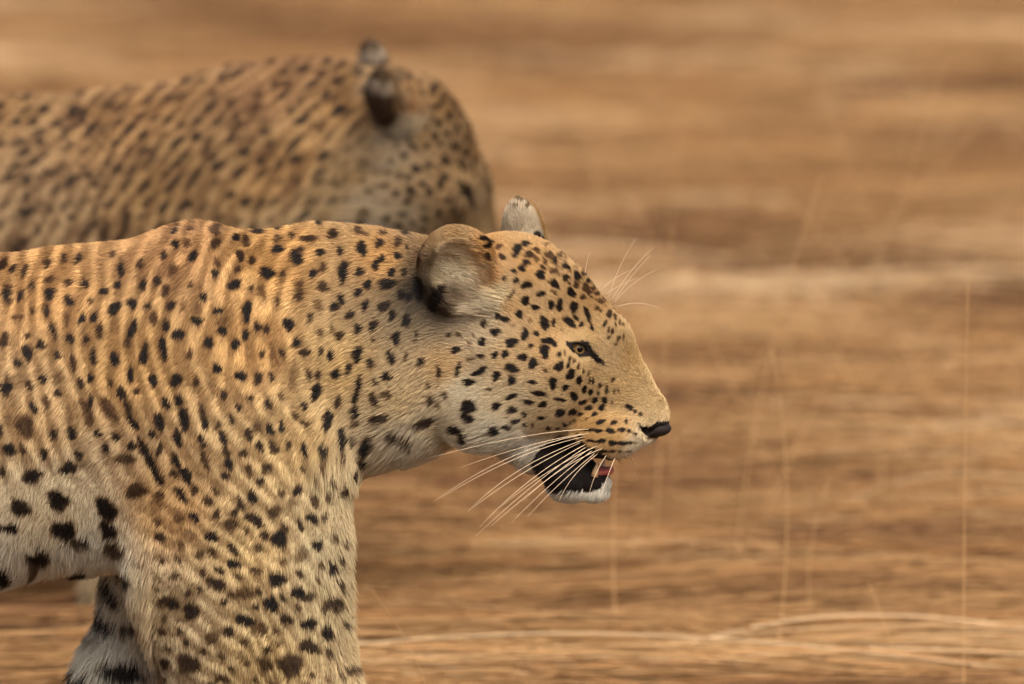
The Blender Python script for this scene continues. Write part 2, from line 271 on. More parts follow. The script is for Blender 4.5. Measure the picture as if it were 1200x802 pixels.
for k in range(170):                                                # small flecks between the forehead marks
    t = pr.uniform(0, 1); cx = 625 + 105 * t + pr.normal(0, 10); cy = 298 + 62 * t ** 1.3 + pr.normal(0, 9)
    SPOTS.append((cx, cy, pr.uniform(1, 2.2), pr.uniform(.8, 1.6), 40, pr.uniform(.25, .6)))

U0, V0, RES = -1350, 200, 1.5
RW, RH = int((820 - U0) * RES), int((1040 - V0) * RES)
def raster(lst, soft):
    img = np.zeros((RH, RW), np.float32)
    for i, (x, y, rx, ry, tl, s) in enumerate(lst):
        m = max(rx, ry) * 1.9 + 3
        u0, u1 = int((x - m - U0) * RES), int((x + m - U0) * RES) + 1; v0, v1 = int((y - m - V0) * RES), int((y + m - V0) * RES) + 1
        u0, v0, u1, v1 = max(u0, 0), max(v0, 0), min(u1, RW), min(v1, RH)
        if u1 <= u0 or v1 <= v0: continue
        vv, uu = np.mgrid[v0:v1, u0:u1]; dx = uu / RES + U0 - x; dy = vv / RES + V0 - y
        c, sn = math.cos(math.radians(tl)), math.sin(math.radians(tl))
        a, b = (dx * c + dy * sn) / rx, (-dx * sn + dy * c) / ry
        th = np.arctan2(b, a); ph = i * 1.7
        d = np.hypot(a, b) / (1 + .13 * np.sin(2 * th + ph) + .1 * np.sin(3 * th + 2.3 * ph) + .06 * np.sin(5 * th + ph))
        wd = soft * (1 if soft > .5 else max(1, 3.0 / min(rx, ry) / 1))
        q = np.clip((1 + wd - d) / (2 * wd), 0, 1); q = q * q * (3 - 2 * q) * s
        img[v0:v1, u0:u1] = np.maximum(img[v0:v1, u0:u1], q)
    return img
DARK = raster([(x, y, rx * g_, ry * g_, tl, d_) for (x, y, rx, ry, tl, d_) in SPOTS for g_ in ((1.08 if x > 525 else 1.22 if d_ > .65 else 1.05),)], .28); BRN = raster(BROWN, .36)
def sample(img, u, v):
    x = np.clip((u - U0) * RES, 0, RW - 2); y = np.clip((v - V0) * RES, 0, RH - 2)
    xi, yi = x.astype(int), y.astype(int); fx, fy = x - xi, y - yi
    return (img[yi, xi] * (1 - fx) + img[yi, xi + 1] * fx) * (1 - fy) + (img[yi + 1, xi] * (1 - fx) + img[yi + 1, xi + 1] * fx) * fy
BASE = [(200,280,190,142,94),(330,300,204,154,94),(450,300,208,158,98),(60,330,198,150,96),(300,400,208,160,102),(150,420,196,152,98),(400,430,214,176,120),(470,470,214,184,138),
 (480,520,210,192,164),(350,520,206,170,118),(40,480,198,160,114),(60,600,206,182,148),(100,660,208,194,172),(20,690,208,192,170),(200,600,190,148,100),(300,650,206,172,122),
 (380,660,204,180,140),(380,720,200,174,132),(200,720,192,164,126),(320,780,204,172,122),(420,790,212,182,138),(405,580,212,186,144),(110,790,196,184,166),
 (-200,320,192,144,90),(-500,320,192,144,90),(-200,480,198,150,96),(-500,480,198,150,96),(-200,670,205,190,165),(-500,640,205,190,165),(-500,900,196,160,112),(0,950,200,175,135),(450,950,205,175,130),(-1000,600,196,150,100),
 (570,290,212,160,98),(620,310,210,164,106),(600,360,218,176,122),(640,400,214,172,118),(676,391,196,158,108),(662,412,206,166,114),(694,390,200,162,112),(600,420,214,178,130),(560,385,222,196,158),(540,460,218,198,166),(600,470,218,192,152),  # tones around the eye darkened in colour to offset sun on the brow
 (580,510,218,202,174),(640,490,220,188,140),(690,500,216,168,104),(720,510,218,172,110),(748,526,226,204,170),(720,460,214,176,122),(760,460,214,180,130),(740,420,206,168,114),
 (708,405,218,184,136),(715,418,218,184,138),(700,350,190,148,96),(690,430,216,180,128),(615,530,216,202,180),(670,587,226,216,198),(700,582,226,216,198),(655,584,220,208,188),(520,430,210,172,122),(500,500,208,186,150),
 (494,305,96,68,42),(505,281,150,114,72),(530,272,165,128,82),(562,300,194,142,84),(575,325,190,138,82),(528,297,216,188,148),(548,305,214,184,142),(525,315,232,212,180),(545,322,234,214,180),(515,330,206,184,150),(535,345,90,68,48),
 (512,350,34,24,17),(500,342,34,24,17),(520,362,60,44,32),(555,345,150,126,98),(572,358,210,190,158),(548,368,196,174,144),(585,345,214,190,150),(488,340,40,28,20)]  # darkest tones below the ear hold the painted shade of its hollow
BC = np.array([srgb(*b[2:]) for b in BASE]); BP = np.array([b[:2] for b in BASE], float)
COAT_GAIN = 0.80
def in_poly(u, v, P):
    ins = np.zeros(len(u), bool); n = len(P)
    for i in range(n):
        (x1, y1), (x2, y2) = P[i], P[(i + 1) % n]
        c = ((y1 > v) != (y2 > v)) & (u < (x2 - x1) * (v - y1) / (y2 - y1 + 1e-9) + x1); ins ^= c
    return ins
MOUTH = [(622,545),(632,526),(650,514),(672,513),(690,524),(712,534),(722,540),(712,560),(703,573),(690,577),(668,577),(648,578),(634,566)]
EYEMARK = [(659,399),(666,400.5),(684,399),(690,400),(694.5,409),(704,418.5),(710,427),(707,429),(699,424.5),(691,418.5),(678,418.5),(669,411),(664,404.5)]
NOSE = [(747,494),(753,499),(762,500),(770,494),(786,492),(786,506),(776,514),(760,514),(752,506)]
NOSTRIL_D = srgb(34, 26, 22)
def coat_color(u, v, ragged=False):
    q = np.c_[u, v]; c = np.empty((len(u), 3))
    for s in range(0, len(u), 60000):
        d2 = ((q[s:s + 60000, None, :] - BP[None]) ** 2).sum(2) + 60.0
        wt = d2 ** -1.7; wt /= wt.sum(1, keepdims=True); c[s:s + 60000] = wt @ BC
    uu, v2 = u + 1.1 * WN1(q), v + 1.1 * WN2(q)
    b = sample(BRN, uu, v2)[:, None]; d = np.clip(sample(DARK, uu, v2) * 1.22, 0, 1)[:, None]
    body = np.clip((430 - u) / 90, 0, 1) * np.clip((v - 235) / 30, 0, 1)        # pale lines wind between the rows of rosettes
    st = streak(u, v)[:, None]; am = (.85 * np.clip((425 - u) / 110, 0, 1) * (1 - .8 * np.clip((190 - u) / 40, 0, 1) * np.clip((v - 545) / 40, 0, 1)) * np.where(u > -40, 1, .6))[:, None]
    c = c * (1 - am + am * (np.array([.50, .43, .37]) * (1 - st) + np.array([1.16, 1.18, 1.20]) * st))
    c = c * (1 + body[:, None] * np.array([.24, .29, .32])); c = c * (1 - b) + b * c * np.array([.44, .385, .34])
    br = c * np.array([.34, .26, .20]); k = srgb(26, 18, 12)[None]
    lo = c + (br - c) * np.clip(d / .6, 0, 1); c = lo + (k - lo) * np.clip((d - .45) / .55, 0, 1)
    c *= COAT_GAIN * np.array([.97, 1.04, 1.03])
    jr = np.random.default_rng(len(u)); k_ = 1.0 if ragged else 0.0; ju, jv = u + jr.normal(0, 1.1, len(u)) * k_, v + jr.normal(0, .9, len(u)) * k_
    dark = in_poly(ju, jv, MOUTH) | in_poly(ju, jv, EYEMARK) | in_poly(u, v, NOSE)
    c[dark] = srgb(26, 19, 15)
    return c
WN1, WN2 = Noise(2, (9, 9), 11), Noise(2, (9, 9), 12)
SN1, SN2, SN3 = Noise(2, (15, 26), 41, 14), Noise(2, (9, 14), 42, 10), Noise(2, (40, 60), 43, 8)
SPER = 23.0 * np.sqrt(1 + .55 * SLOPE ** 2)
def streak(u, v):
    """1 on the pale lines that wind between the rows of rosettes, 0 inside the rows"""
    q = np.c_[u, v]; c = u - np.interp(v, SV, SF) * run_gain(u) - 60
    ph = 2 * math.pi * (c + 7.5 * SN1(q) + 9 * SN3(q)) / np.interp(v, SV, SPER)
    x = np.clip(.42 + .62 * np.cos(ph) + .42 * SN2(q), 0, 1); return x * x * (3 - 2 * x)

# ------------------------------------------------------------------ implicit body
class Field:
    def __init__(self, xs, ys, zs):
        self.xs, self.ys, self.zs = [np.asarray(a, np.float32) for a in (xs, ys, zs)]
        self.D = np.full((len(xs), len(ys), len(zs)), 60.0, np.float32)
    def box(self, lo, hi):
        s = []
        for a, l, h in zip((self.xs, self.ys, self.zs), lo, hi):
            i0, i1 = np.searchsorted(a, l), np.searchsorted(a, h); s.append(slice(max(i0 - 1, 0), min(i1 + 1, len(a))))
        return tuple(s)
    def pts(self, s):
        return self.xs[s[0]][:, None, None], self.ys[s[1]][None, :, None], self.zs[s[2]][None, None, :]
    def smin(self, s, d, k):
        a = self.D[s]; h = np.maximum(k - np.abs(a - d), 0) / k
        self.D[s] = np.minimum(a, d) - h * h * k * 0.25
    def smax(self, s, d, k):
        a = self.D[s]; h = np.maximum(k - np.abs(a - d), 0) / k
        self.D[s] = np.maximum(a, d) + h * h * k * 0.25

class Frame:
    """local px frame: p_local = R^T (p - pivot) * scale + pivot_local"""
    def __init__(self, pivot=(0, 0, 0), pivot_local=None, R=None, sx=1.0):
        self.o = np.array(pivot, float); self.l = np.array(pivot if pivot_local is None else pivot_local, float)
        self.R = np.eye(3) if R is None else R; self.sx = sx
    def local(self, X, Y, Z):
        a, b, c = X - self.o[0], Y - self.o[1], Z - self.o[2]; R = self.R.astype(np.float32)
        return ((a * R[0, 0] + b * R[1, 0] + c * R[2, 0]) * self.sx + self.l[0], a * R[0, 1] + b * R[1, 1] + c * R[2, 1] + self.l[1],
                a * R[0, 2] + b * R[1, 2] + c * R[2, 2] + self.l[2])
    def world(self, p):
        d = np.asarray(p, float) - self.l; d = d / np.array([self.sx, 1, 1])
        return d @ self.R.T + self.o

def rot(yaw, pitch=0, roll=0):
    """yaw turns the nose towards -y, pitch drops it, roll tips the near side down (degrees)"""
    a, b, c = map(math.radians, (yaw, pitch, roll))
    Rz = np.array([[math.cos(a), math.sin(a), 0], [-math.sin(a), math.cos(a), 0], [0, 0, 1]])
    Ry = np.array([[math.cos(b), 0, math.sin(b)], [0, 1, 0], [-math.sin(b), 0, math.cos(b)]])
    Rx = np.array([[1, 0, 0], [0, math.cos(c), -math.sin(c)], [0, math.sin(c), math.cos(c)]])
    return Rz @ Ry @ Rx

def ell(F, fr, c, r, k=14, axes=None, sub=False):
    """ellipsoid, centre c=(px, lateral, -py) and radii r in frame fr; axes: 3x3 columns"""
    wc = fr.world(c); m = max(r) + k + 6
    s = F.box(wc - m, wc + m); X, Y, Z = fr.local(*F.pts(s))
    X, Y, Z = X - c[0], Y - c[1], Z - c[2]
    if axes is not None:
        X, Y, Z = [X * axes[0, i] + Y * axes[1, i] + Z * axes[2, i] for i in range(3)]
    k0 = np.sqrt((X / r[0]) ** 2 + (Y / r[1]) ** 2 + (Z / r[2]) ** 2) + 1e-6
    k1 = np.sqrt((X / r[0] ** 2) ** 2 + (Y / r[1] ** 2) ** 2 + (Z / r[2] ** 2) ** 2) + 1e-9
    d = k0 * (k0 - 1) / k1
    F.smax(s, -d, k) if sub else F.smin(s, d, k)

def chain(F, fr, pts, k=14, sub=False):
    """tapered limb through (x, lateral, py, radius in the side plane, lateral radius)"""
    for (x0, y0, p0, r0, q0), (x1, y1, p1, r1, q1) in zip(pts[:-1], pts[1:]):
        A, B = np.array([x0, y0, -p0], float), np.array([x1, y1, -p1], float)
        m = max(r0, r1, q0, q1) + k + 6; wa, wb = fr.world(A), fr.world(B)
        s = F.box(np.minimum(wa, wb) - m, np.maximum(wa, wb) + m); X, Y, Z = fr.local(*F.pts(s))
        ab = B - A; L2 = ab @ ab
        t = np.clip(((X - A[0]) * ab[0] + (Y - A[1]) * ab[1] + (Z - A[2]) * ab[2]) / L2, 0, 1)
        dx, dy, dz = X - A[0] - t * ab[0], Y - A[1] - t * ab[1], Z - A[2] - t * ab[2]
        r = r0 + (r1 - r0) * t; q = q0 + (q1 - q0) * t
        g = np.sqrt(dx * dx + dz * dz + 1e-6); kk = np.sqrt((g / r) ** 2 + (dy / q) ** 2)
        k1 = np.sqrt((g / r ** 2) ** 2 + (dy / q ** 2) ** 2) + 1e-9
        d = kk * (kk - 1) / k1
        F.smax(s, -d, k) if sub else F.smin(s, d, k)

def surface_nets(F):
    D = F.D; ins = D < 0; nx, ny, nz = D.shape
    corners = [(i, j, k) for i in (0, 1) for j in (0, 1) for k in (0, 1)]
    sub = lambda A, c: A[c[0]:nx - 1 + c[0], c[1]:ny - 1 + c[1], c[2]:nz - 1 + c[2]]
    cnt = np.zeros((nx - 1, ny - 1, nz - 1), np.uint8)
    for c in corners: cnt += sub(ins, c)
    mixed = (cnt > 0) & (cnt < 8); idx = np.argwhere(mixed); vid = np.full(mixed.shape, -1, np.int32); vid[mixed] = np.arange(len(idx))
    acc = np.zeros((len(idx), 3)); num = np.zeros(len(idx)); ax = (F.xs, F.ys, F.zs)
    for c in corners:
        for a in range(3):
            if c[a]: continue
            e = list(c); e[a] = 1
            i0 = idx + np.array(c); i1 = idx + np.array(e)
            d0 = D[i0[:, 0], i0[:, 1], i0[:, 2]]; d1 = D[i1[:, 0], i1[:, 1], i1[:, 2]]
            m = (d0 < 0) != (d1 < 0); t = d0[m] / (d0[m] - d1[m])
            p0 = np.stack([ax[n][i0[m, n]] for n in range(3)], 1); p1 = np.stack([ax[n][i1[m, n]] for n in range(3)], 1)
            acc[m] += p0 + (p1 - p0) * t[:, None]; num[m] += 1
    V = acc / num[:, None]; faces = []
    for a in range(3):
        b, c = (a + 1) % 3, (a + 2) % 3
        sl0 = [slice(None)] * 3; sl1 = [slice(None)] * 3; sl0[a] = slice(0, -1); sl1[a] = slice(1, None)
        ch = np.argwhere(ins[tuple(sl0)] != ins[tuple(sl1)]); flip = ins[tuple(sl0)][tuple(ch.T)]
        ok = (ch[:, b] > 0) & (ch[:, c] > 0) & (ch[:, b] < D.shape[b] - 1) & (ch[:, c] < D.shape[c] - 1); ch, flip = ch[ok], flip[ok]
        q = []
        for ob, oc in ((-1, -1), (0, -1), (0, 0), (-1, 0)):
            i = ch.copy(); i[:, b] += ob; i[:, c] += oc; q.append(vid[i[:, 0], i[:, 1], i[:, 2]])
        q = np.stack(q, 1); q[~flip] = q[~flip][:, ::-1]; faces.append(q)
    return V, np.concatenate(faces)

def unit(v): v = np.asarray(v, float); return v / np.linalg.norm(v)
def ear_axes(up, n):
    n = unit(n); up = np.asarray(up, float); up = unit(up - n * (up @ n)); return np.stack([np.cross(up, n), n, up], 1)   # width, opening, height

HEAD1 = Frame((540, 0, -395), (540, 0, -395), rot(14, -2, 0), math.cos(math.radians(14)))
def px_world(P):
    return np.stack([(P[:, 0] - 600) / PPM, P[:, 1] / PPM, ZC + (401 + P[:, 2]) / PPM / CP], 1)
def head_pt(px, py, lat):
    """head-local point at this lateral offset that shows at this photo pixel on the near leopard"""
    x, z = float(px), -float(py)
    for _ in range(4):
        u, v = project(px_world(HEAD1.world(np.array([[x, lat, z]])))); x += px - u[0]; z -= py - v[0]
    return (x, lat, z)
EYE = head_pt(675, 407.5, -46)
class Leopard:
    def __init__(self, origin_xy, yaw, pitch, roll, head_shift, scale, step, near_ear, far_ear, reach=1.0):
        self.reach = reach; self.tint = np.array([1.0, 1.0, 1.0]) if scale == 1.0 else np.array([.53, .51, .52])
        self.lean = 0.0 if scale == 1.0 else .75
        self.origin = np.array([*origin_xy, 0.0]); self.scale = scale
        self.body = Frame()
        piv = np.array([540, 0, -395.0]); hs = np.array([head_shift[0], 0, -head_shift[1]], float)
        self.head = Frame(piv + hs, piv, rot(yaw, pitch, roll), math.cos(math.radians(yaw)) if yaw > 0 else 1.0)
        self.near_ear, self.far_ear, self.hs = near_ear, far_ear, hs
        s = step; hx, hy = head_shift
        xs = np.concatenate([np.arange(-1120, -640, 12), np.arange(-640, 90, 8 * max(1, s * .6)), np.arange(90, 455 + hx, 4 * s), np.arange(455 + hx, 830 + hx, 2.5 * s)])
        zs = -np.concatenate([np.arange(205 + min(hy, 0), 612, 2.6 * s), np.arange(612, 1012, 4.5 * s)])[::-1]
        ys = np.arange(-186, 187, 3.0 * s)
        self.F = Field(xs, ys, zs); self.sculpt()
        V, Q = surface_nets(self.F); del self.F
        self.V, self.Q = V, Q
    # px-local <-> world
    def to_world(self, P):
        P = np.asarray(P, float)
        w_ = np.stack([(P[:, 0] - 600) / PPM, P[:, 1] / PPM, ZC + (401 + P[:, 2]) / PPM / CP], 1)
        return w_ * self.scale + self.origin
    def sculpt(self):
        F, B, H = self.F, self.body, self.head; e = lambda *a, **k: ell(F, *a, **k); c = lambda *a, **k: chain(F, *a, **k)
        hs = self.hs; hx, hz = hs[0], -hs[2]
        # trunk, neck
        c(B, [(250, 0, 440, 160, 96), (110, 0, 476, 182, 118), (-60, 0, 494, 188, 128), (-300, 0, 482, 168, 124), (-520, 0, 470, 150, 104)], 30)
        c(B, [(545 + hx, 0, 392 + hz, 92, 70), (465 + hx * .75, 0, 404 + hz * .75, 128, 84), (380 + hx * .4, 0, 410 + hz * .4, 142, 92), (250, 0, 440, 160, 96)], 26)
        e(B, (292, 0, -560), (112, 92, 150), 40)
        # shoulder blades, upper arms
        ax = ear_axes((.28, 0, 1), (0, 1, 0))
        for s in (-1, 1):
            e(B, (205, s * 62, -400), (88, 44, 130), 60, axes=ax); e(B, (300, s * 64, -550), (88, 42, 120), 60)
        # near foreleg reaching forward, far foreleg swung back
        k = self.reach
        c(B, [(290, -70, 560, 100, 48), (280, -70, 660, 112, 52), (215 + 85 * k, -70, 745, 58 + 40 * k, 48), (150 + 218 * k, -70, 845, 48 + 10 * k, 40), (95 + 330 * k, -66, 925, 38, 31), (85 + 355 * k, -64, 962, 34, 31), (123 + 355 * k, -64, 972, 27, 34)], 50)
        c(B, [(240, 60, 590, 90, 50), (195, 66, 700, 66, 46), (200 - 60 * k, 70, 810, 46, 36), (185 - 115 * k, 70, 905, 32, 28), (165 - 125 * k, 68, 962, 26, 27), (200 - 125 * k, 68, 974, 24, 32)], 40)
        # hind legs, tail
        for s, dx in ((-1, 40), (1, -90)):
            c(B, [(-500, s * 62, 480, 120, 60), (-430 + dx * .4, s * 78, 640, 82, 44), (-520 + dx * .9, s * 74, 790, 40, 32), (-490 + dx * 1.2, s * 70, 905, 30, 27), (-475 + dx * 1.3, s * 68, 966, 26, 27), (-440 + dx * 1.3, s * 68, 974, 24, 32)], 24)
        c(B, [(-600, 0, 440, 50, 40), (-720, 0, 560, 27, 27), (-800, 0, 720, 23, 23), (-880, 0, 830, 22, 22), (-980, 0, 860, 22, 22), (-1060, 0, 820, 18, 18)], 16)
        # skull
        e(H, (598, 0, -352), (84, 76, 78), 20)
        c(H, [(640, 0, 372, 68, 62), (688, 0, 412, 52, 47), (714, 0, 450, 41, 33), (744, 0, 486, 35.5, 26)], 14)
        e(H, (612, 0, -440), (86, 82, 78), 20)
        for s in (-1, 1):
            e(H, (628, s * 48, -425), (70, 42, 62), 22)             # cheekbones
            e(H, (580, s * 50, -470), (52, 38, 46), 20)             # ruff under the ear
            e(H, (710, s * 19, -504), (46, 25, 31), 14)              # whisker pads
            e(H, (EYE[0] - 4, s * 42, EYE[2] + 14), (30, 13, 10), 10, axes=ear_axes((.35, 0, 1), (0, 1, 0)))   # brow ridge
        # lower jaw, hanging open
        c(H, [(590, 0, 490, 34, 52), (640, 0, 533, 22, 38), (664, 0, 556, 27, 28), (690, 0, 565, 19, 20)], 10)
        c(H, [(775, 0, 557, 10, 60), (724, 0, 553, 7, 60), (708, 0, 549, 3, 60)], 4, sub=True)
        for s in (-1, 1):
            e(H, (EYE[0], s * 50, EYE[2]), (13, 13, 8), 3, axes=ear_axes((.42, 0, 1), (0, 1, 0)), sub=True)    # eye sockets
            e(H, (757, s * 20, -500), (7, 8, 5), 4, sub=True)       # nostrils
        for s, ear in ((-1, self.near_ear), (1, self.far_ear)):
            ce, up, n, r = ear; A = ear_axes(up, n); ce = np.array(ce, float)
            e(H, tuple(ce), r, 12, axes=A)
            e(H, tuple(ce + A[:, 1] * r[1] * .85 - A[:, 2] * r[2] * .02), (r[0] * .84, r[1] * .95, r[2] * .84), 5, axes=A, sub=True)
    def local_head(self, P):
        return np.stack(self.head.local(P[:, 0], P[:, 1], P[:, 2]), 1)

NEAR_EAR = (head_pt(538, 318, -74), (-.30, -.12, 1), (.45, -.86, -.1), (47, 27, 54))
FAR_EAR = (head_pt(616, 288, 66), (.10, .2, 1), (.60, .80, .1), (33, 20, 56))

def side_uv(lp, P, part=None):
    """where a point of the animal lies in the side-view layout; the far side mirrors the near side"""
    L = lp.local_head(P); ish = (L[:, 0] > 500) if part is None else np.full(len(P), part == 'head')
    B = P.copy(); B[:, 1] = -np.abs(B[:, 1])
    Lm = L.copy(); Lm[:, 1] = -np.abs(Lm[:, 1]); Hm = HEAD1.world(Lm)
    u, v = project(px_world(np.where(ish[:, None], Hm, B)))
    if lp.lean: u = np.where(ish, u, np.minimum(u + lp.lean * (v - 400), 400))   # rows of marks slant over a lowered shoulder
    return (u, v), L

def ear_local(L, ear):
    A = ear_axes(ear[1], ear[2]); d = (L - np.array(ear[0])) @ A; r = np.array(ear[3]); return d, np.linalg.norm(d / (r * 1.07), axis=1) < 1

def colours(lp, P, ragged=False):
    (u, v), L = side_uv(lp, P); c = coat_color(u, v, ragged)
    if lp.lean:
        (ub, vb), _ = side_uv(lp, P, 'body'); (uh, vh), _ = side_uv(lp, P, 'head')
        t_ = np.clip((L[:, 0] - 490) / 120, 0, 1)[:, None]; c = coat_color(ub, vb, ragged) * (1 - t_) + coat_color(uh, vh, ragged) * t_
    for ear, back in ((lp.far_ear, True), (lp.near_ear, lp.scale != 1.0)):
        if not back: continue
        d, m = ear_local(L, ear); m &= (L[:, 1] > 30) if ear is lp.far_ear else (L[:, 1] < -30); h = d[:, 2] / ear[3][2] + .10 * WN1(d[:, :2] * 2.5) + .05 * WN2(d[:, 1:] * 6)
        blk, wht, tan = (srgb(40, 30, 22) if lp.scale == 1.0 else srgb(104, 80, 58)) * .7, srgb(214, 196, 164) * .66, srgb(204, 166, 112) * .66
        cc = np.where((h[:, None] < (.30 if lp.scale == 1.0 else .25)), blk, np.where(h[:, None] < (.88 if lp.scale == 1.0 else .65), wht, tan * .3)); cc = np.where((d[:, 1] > ear[3][1] * .1)[:, None] & (h[:, None] > -.5), tan, cc)
        c[m] = cc[m]
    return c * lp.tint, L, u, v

M_skin = nodes_mat('leopard_skin', 0.75, 0.15, 'coat')
M_fur = nodes_mat('leopard_fur', 0.55, 0.25, 'coat')

def build_leopard(lp, name, label, n_hair, hair_rad, seed):
    r = np.random.default_rng(seed)
    root = bpy.data.objects.new(name, None); COL.objects.link(root); root.location = (lp.origin[0] + (-.2) * lp.scale, lp.origin[1], 0)
    tag(root, label, 'leopard', 'leopards walking through the grass'); root.empty_display_size = .2
    off = np.array(root.location)
    W = lp.to_world(lp.V); cols, L, u, v = colours(lp, lp.V)
    body = mesh_obj('body', (W - off).astype(np.float32), lp.Q.tolist(), M_skin, root, cols=cols * .66)
    # fur roots
    Q = lp.Q; T = np.concatenate([Q[:, [0, 1, 2]], Q[:, [0, 2, 3]]]); a, b, c3 = W[T[:, 0]], W[T[:, 1]], W[T[:, 2]]
    fn = np.cross(b - a, c3 - a); ar = np.linalg.norm(fn, axis=1) / 2
    vn = np.zeros_like(W)
    for k in range(3): np.add.at(vn, T[:, k], fn)
    vn /= np.linalg.norm(vn, axis=1, keepdims=True) + 1e-12
    ctr = lp.V[T].mean(1); hl = L[T].mean(1)
    dens = np.ones(len(T)); dens[hl[:, 0] > 540] = 4.0; dens[(hl[:, 0] > 690)] = 5.5
    dens *= np.where(ctr[:, 1] > 30, .35, 1.0); dens *= np.where(ctr[:, 0] < -60, .35, 1.0); dens *= np.where(-ctr[:, 2] > 830, .4, 1.0)
    uu, vv_ = u[T].mean(1), v[T].mean(1)
    bald = in_poly(uu, vv_, NOSE) | (in_poly(uu, vv_, MOUTH) & (uu > 684)); dens[bald & (hl[:, 0] > 600)] = 0
    e1 = np.hypot((hl[:, 0] - EYE[0] - 4) / 13, (hl[:, 2] - EYE[2]) / 7.5) < 1; dens[e1 & (np.abs(hl[:, 1]) > 25)] = 0
    pdf = ar * dens; pdf /= pdf.sum(); ti = r.choice(len(T), n_hair, p=pdf)
    s1 = np.sqrt(r.random(n_hair)); s2 = r.random(n_hair); bw = np.stack([1 - s1, s1 * (1 - s2), s1 * s2], 1)[:, :, None]
    P = (lp.V[T[ti]] * bw).sum(1); RW_ = (W[T[ti]] * bw).sum(1); NN = (vn[T[ti]] * bw).sum(1); NN /= np.linalg.norm(NN, axis=1, keepdims=True)
    (hu, hv), HL = side_uv(lp, P)
    # lie of the coat
    wh = np.clip((HL[:, 0] - 505) / 70, 0, 1)[:, None]
    fl_h = HL - np.array([790, 0, -470]); fl_h /= np.linalg.norm(fl_h, axis=1, keepdims=True); fl_h[:, 2] -= .10; fl_h = fl_h @ lp.head.R.T
    low = np.clip((hv - 480) / 180, 0, 1)[:, None]
    up_ = np.clip((420 - hu) / 120, 0, 1)[:, None]; fl_b = (np.array([-.95, 0, -.45]) * (1 - up_) + np.array([-.55, 0, -.85]) * up_) * (1 - low) + np.array([-.10, 0, -1.0]) * low
    flow = fl_h * wh + fl_b * (1 - wh)
    dn, m_n = ear_local(HL, lp.near_ear); df, m_f = ear_local(HL, lp.far_ear); m_n &= HL[:, 1] < -30; m_f &= HL[:, 1] > 30
    for m, ear in ((m_n, lp.near_ear), (m_f, lp.far_ear)):
        A = ear_axes(ear[1], ear[2]); flow[m] = ((A[:, 2] * .7 - A[:, 0] * (.6 if ear is lp.near_ear else 0.0)) @ lp.head.R.T)
    n1, n2, n3 = Noise(3, (22, 22, 22), seed + 1), Noise(3, (22, 22, 22), seed + 2), Noise(3, (7, 7, 7), seed + 3)
    flow = flow + np.stack([n1(P), n2(P), n1(P[:, ::-1])], 1) * .22 + np.stack([n3(P), n3(P[:, ::-1]), n3(P + 50)], 1) * .10
    flow -= NN * (flow * NN).sum(1, keepdims=True); flow /= np.linalg.norm(flow, axis=1, keepdims=True) + 1e-9
    # length in metres
    ln = np.interp(HL[:, 0], [470, 520, 560, 640, 700, 735, 770], [.0090, .0090, .0080, .0065, .0055, .0052, .0050])
    under = np.clip((hv - 600) / 90, 0, 1) * (HL[:, 0] < 470) * (hu < 180); ln = ln + .014 * under
    thr = np.clip((hv - 470) / 50, 0, 1) * (HL[:, 0] < 630) * (HL[:, 0] > 400) * (hv < 560); ln = ln + .010 * thr
    chest = np.exp(-((hu - 405) / 25) ** 2) * np.clip((hv - 540) / 80, 0, 1); ln += .010 * chest * r.random(n_hair)
    chin = (hv > 572) & (HL[:, 0] > 630); ln[chin] = .009
    ins_n = m_n & (dn[:, 1] > lp.near_ear[3][1] * .05) & (np.hypot(dn[:, 0] / lp.near_ear[3][0], dn[:, 2] / lp.near_ear[3][2]) < .78)
    ln[m_n | m_f] = .007; ln[ins_n] = .018
    tuft = (np.hypot((hu - 572) / 22, (hv - 356) / 16) < 1) & (HL[:, 0] > 500); ln[tuft] = .020
    de = np.hypot(HL[:, 0] - EYE[0] - 3, HL[:, 2] - EYE[2]); ln *= np.where(HL[:, 0] > 600, np.clip(de / 30, .40, 1), 1)
    ln *= r.uniform(.65, 1.15, n_hair)
    lift = np.interp(HL[:, 0], [500, 600, 740], [.42, .42, .50]) + .12 * r.normal(size=n_hair); lift += .25 * under + .15 * thr
    lift[ins_n] = .5; lift += .6 * chest; lift[chin] = .8
    d0 = flow + NN * lift[:, None] + r.normal(size=(n_hair, 3)) * .09; d0 /= np.linalg.norm(d0, axis=1, keepdims=True)
    d1 = flow + NN * (lift * .35)[:, None] + np.array([0, 0, -.12]); d1 /= np.linalg.norm(d1, axis=1, keepdims=True)
    t = np.linspace(0, 1, 5)[None, :, None]
    pts = RW_[:, None, :] - NN[:, None, :] * .0008 + ln[:, None, None] * (d0[:, None] * (t - .5 * t * t) + d1[:, None] * .5 * t * t)
    hc = colours(lp, P + (pts[:, 3] - RW_) * .75 * PPM / lp.scale, True)[0]
    fv = np.where(HL[:, 0] > 630, 1.6, 1.0)[:, None]; hc = hc * (1 + (r.uniform(.76, 1.20, (n_hair, 1)) - 1) * fv) * (1 + r.normal(size=(n_hair, 3)) * .02)
    rad = hair_rad * np.array([1, 1, .9, .65, .2])[None] * np.interp(HL[:, 0], [520, 640, 760], [1.15, .95, .9])[:, None]
    tag(curves_obj('fur', (pts - off), rad, np.clip(hc, 0, 1), M_fur, root), kind='stuff')
    return root, off, W

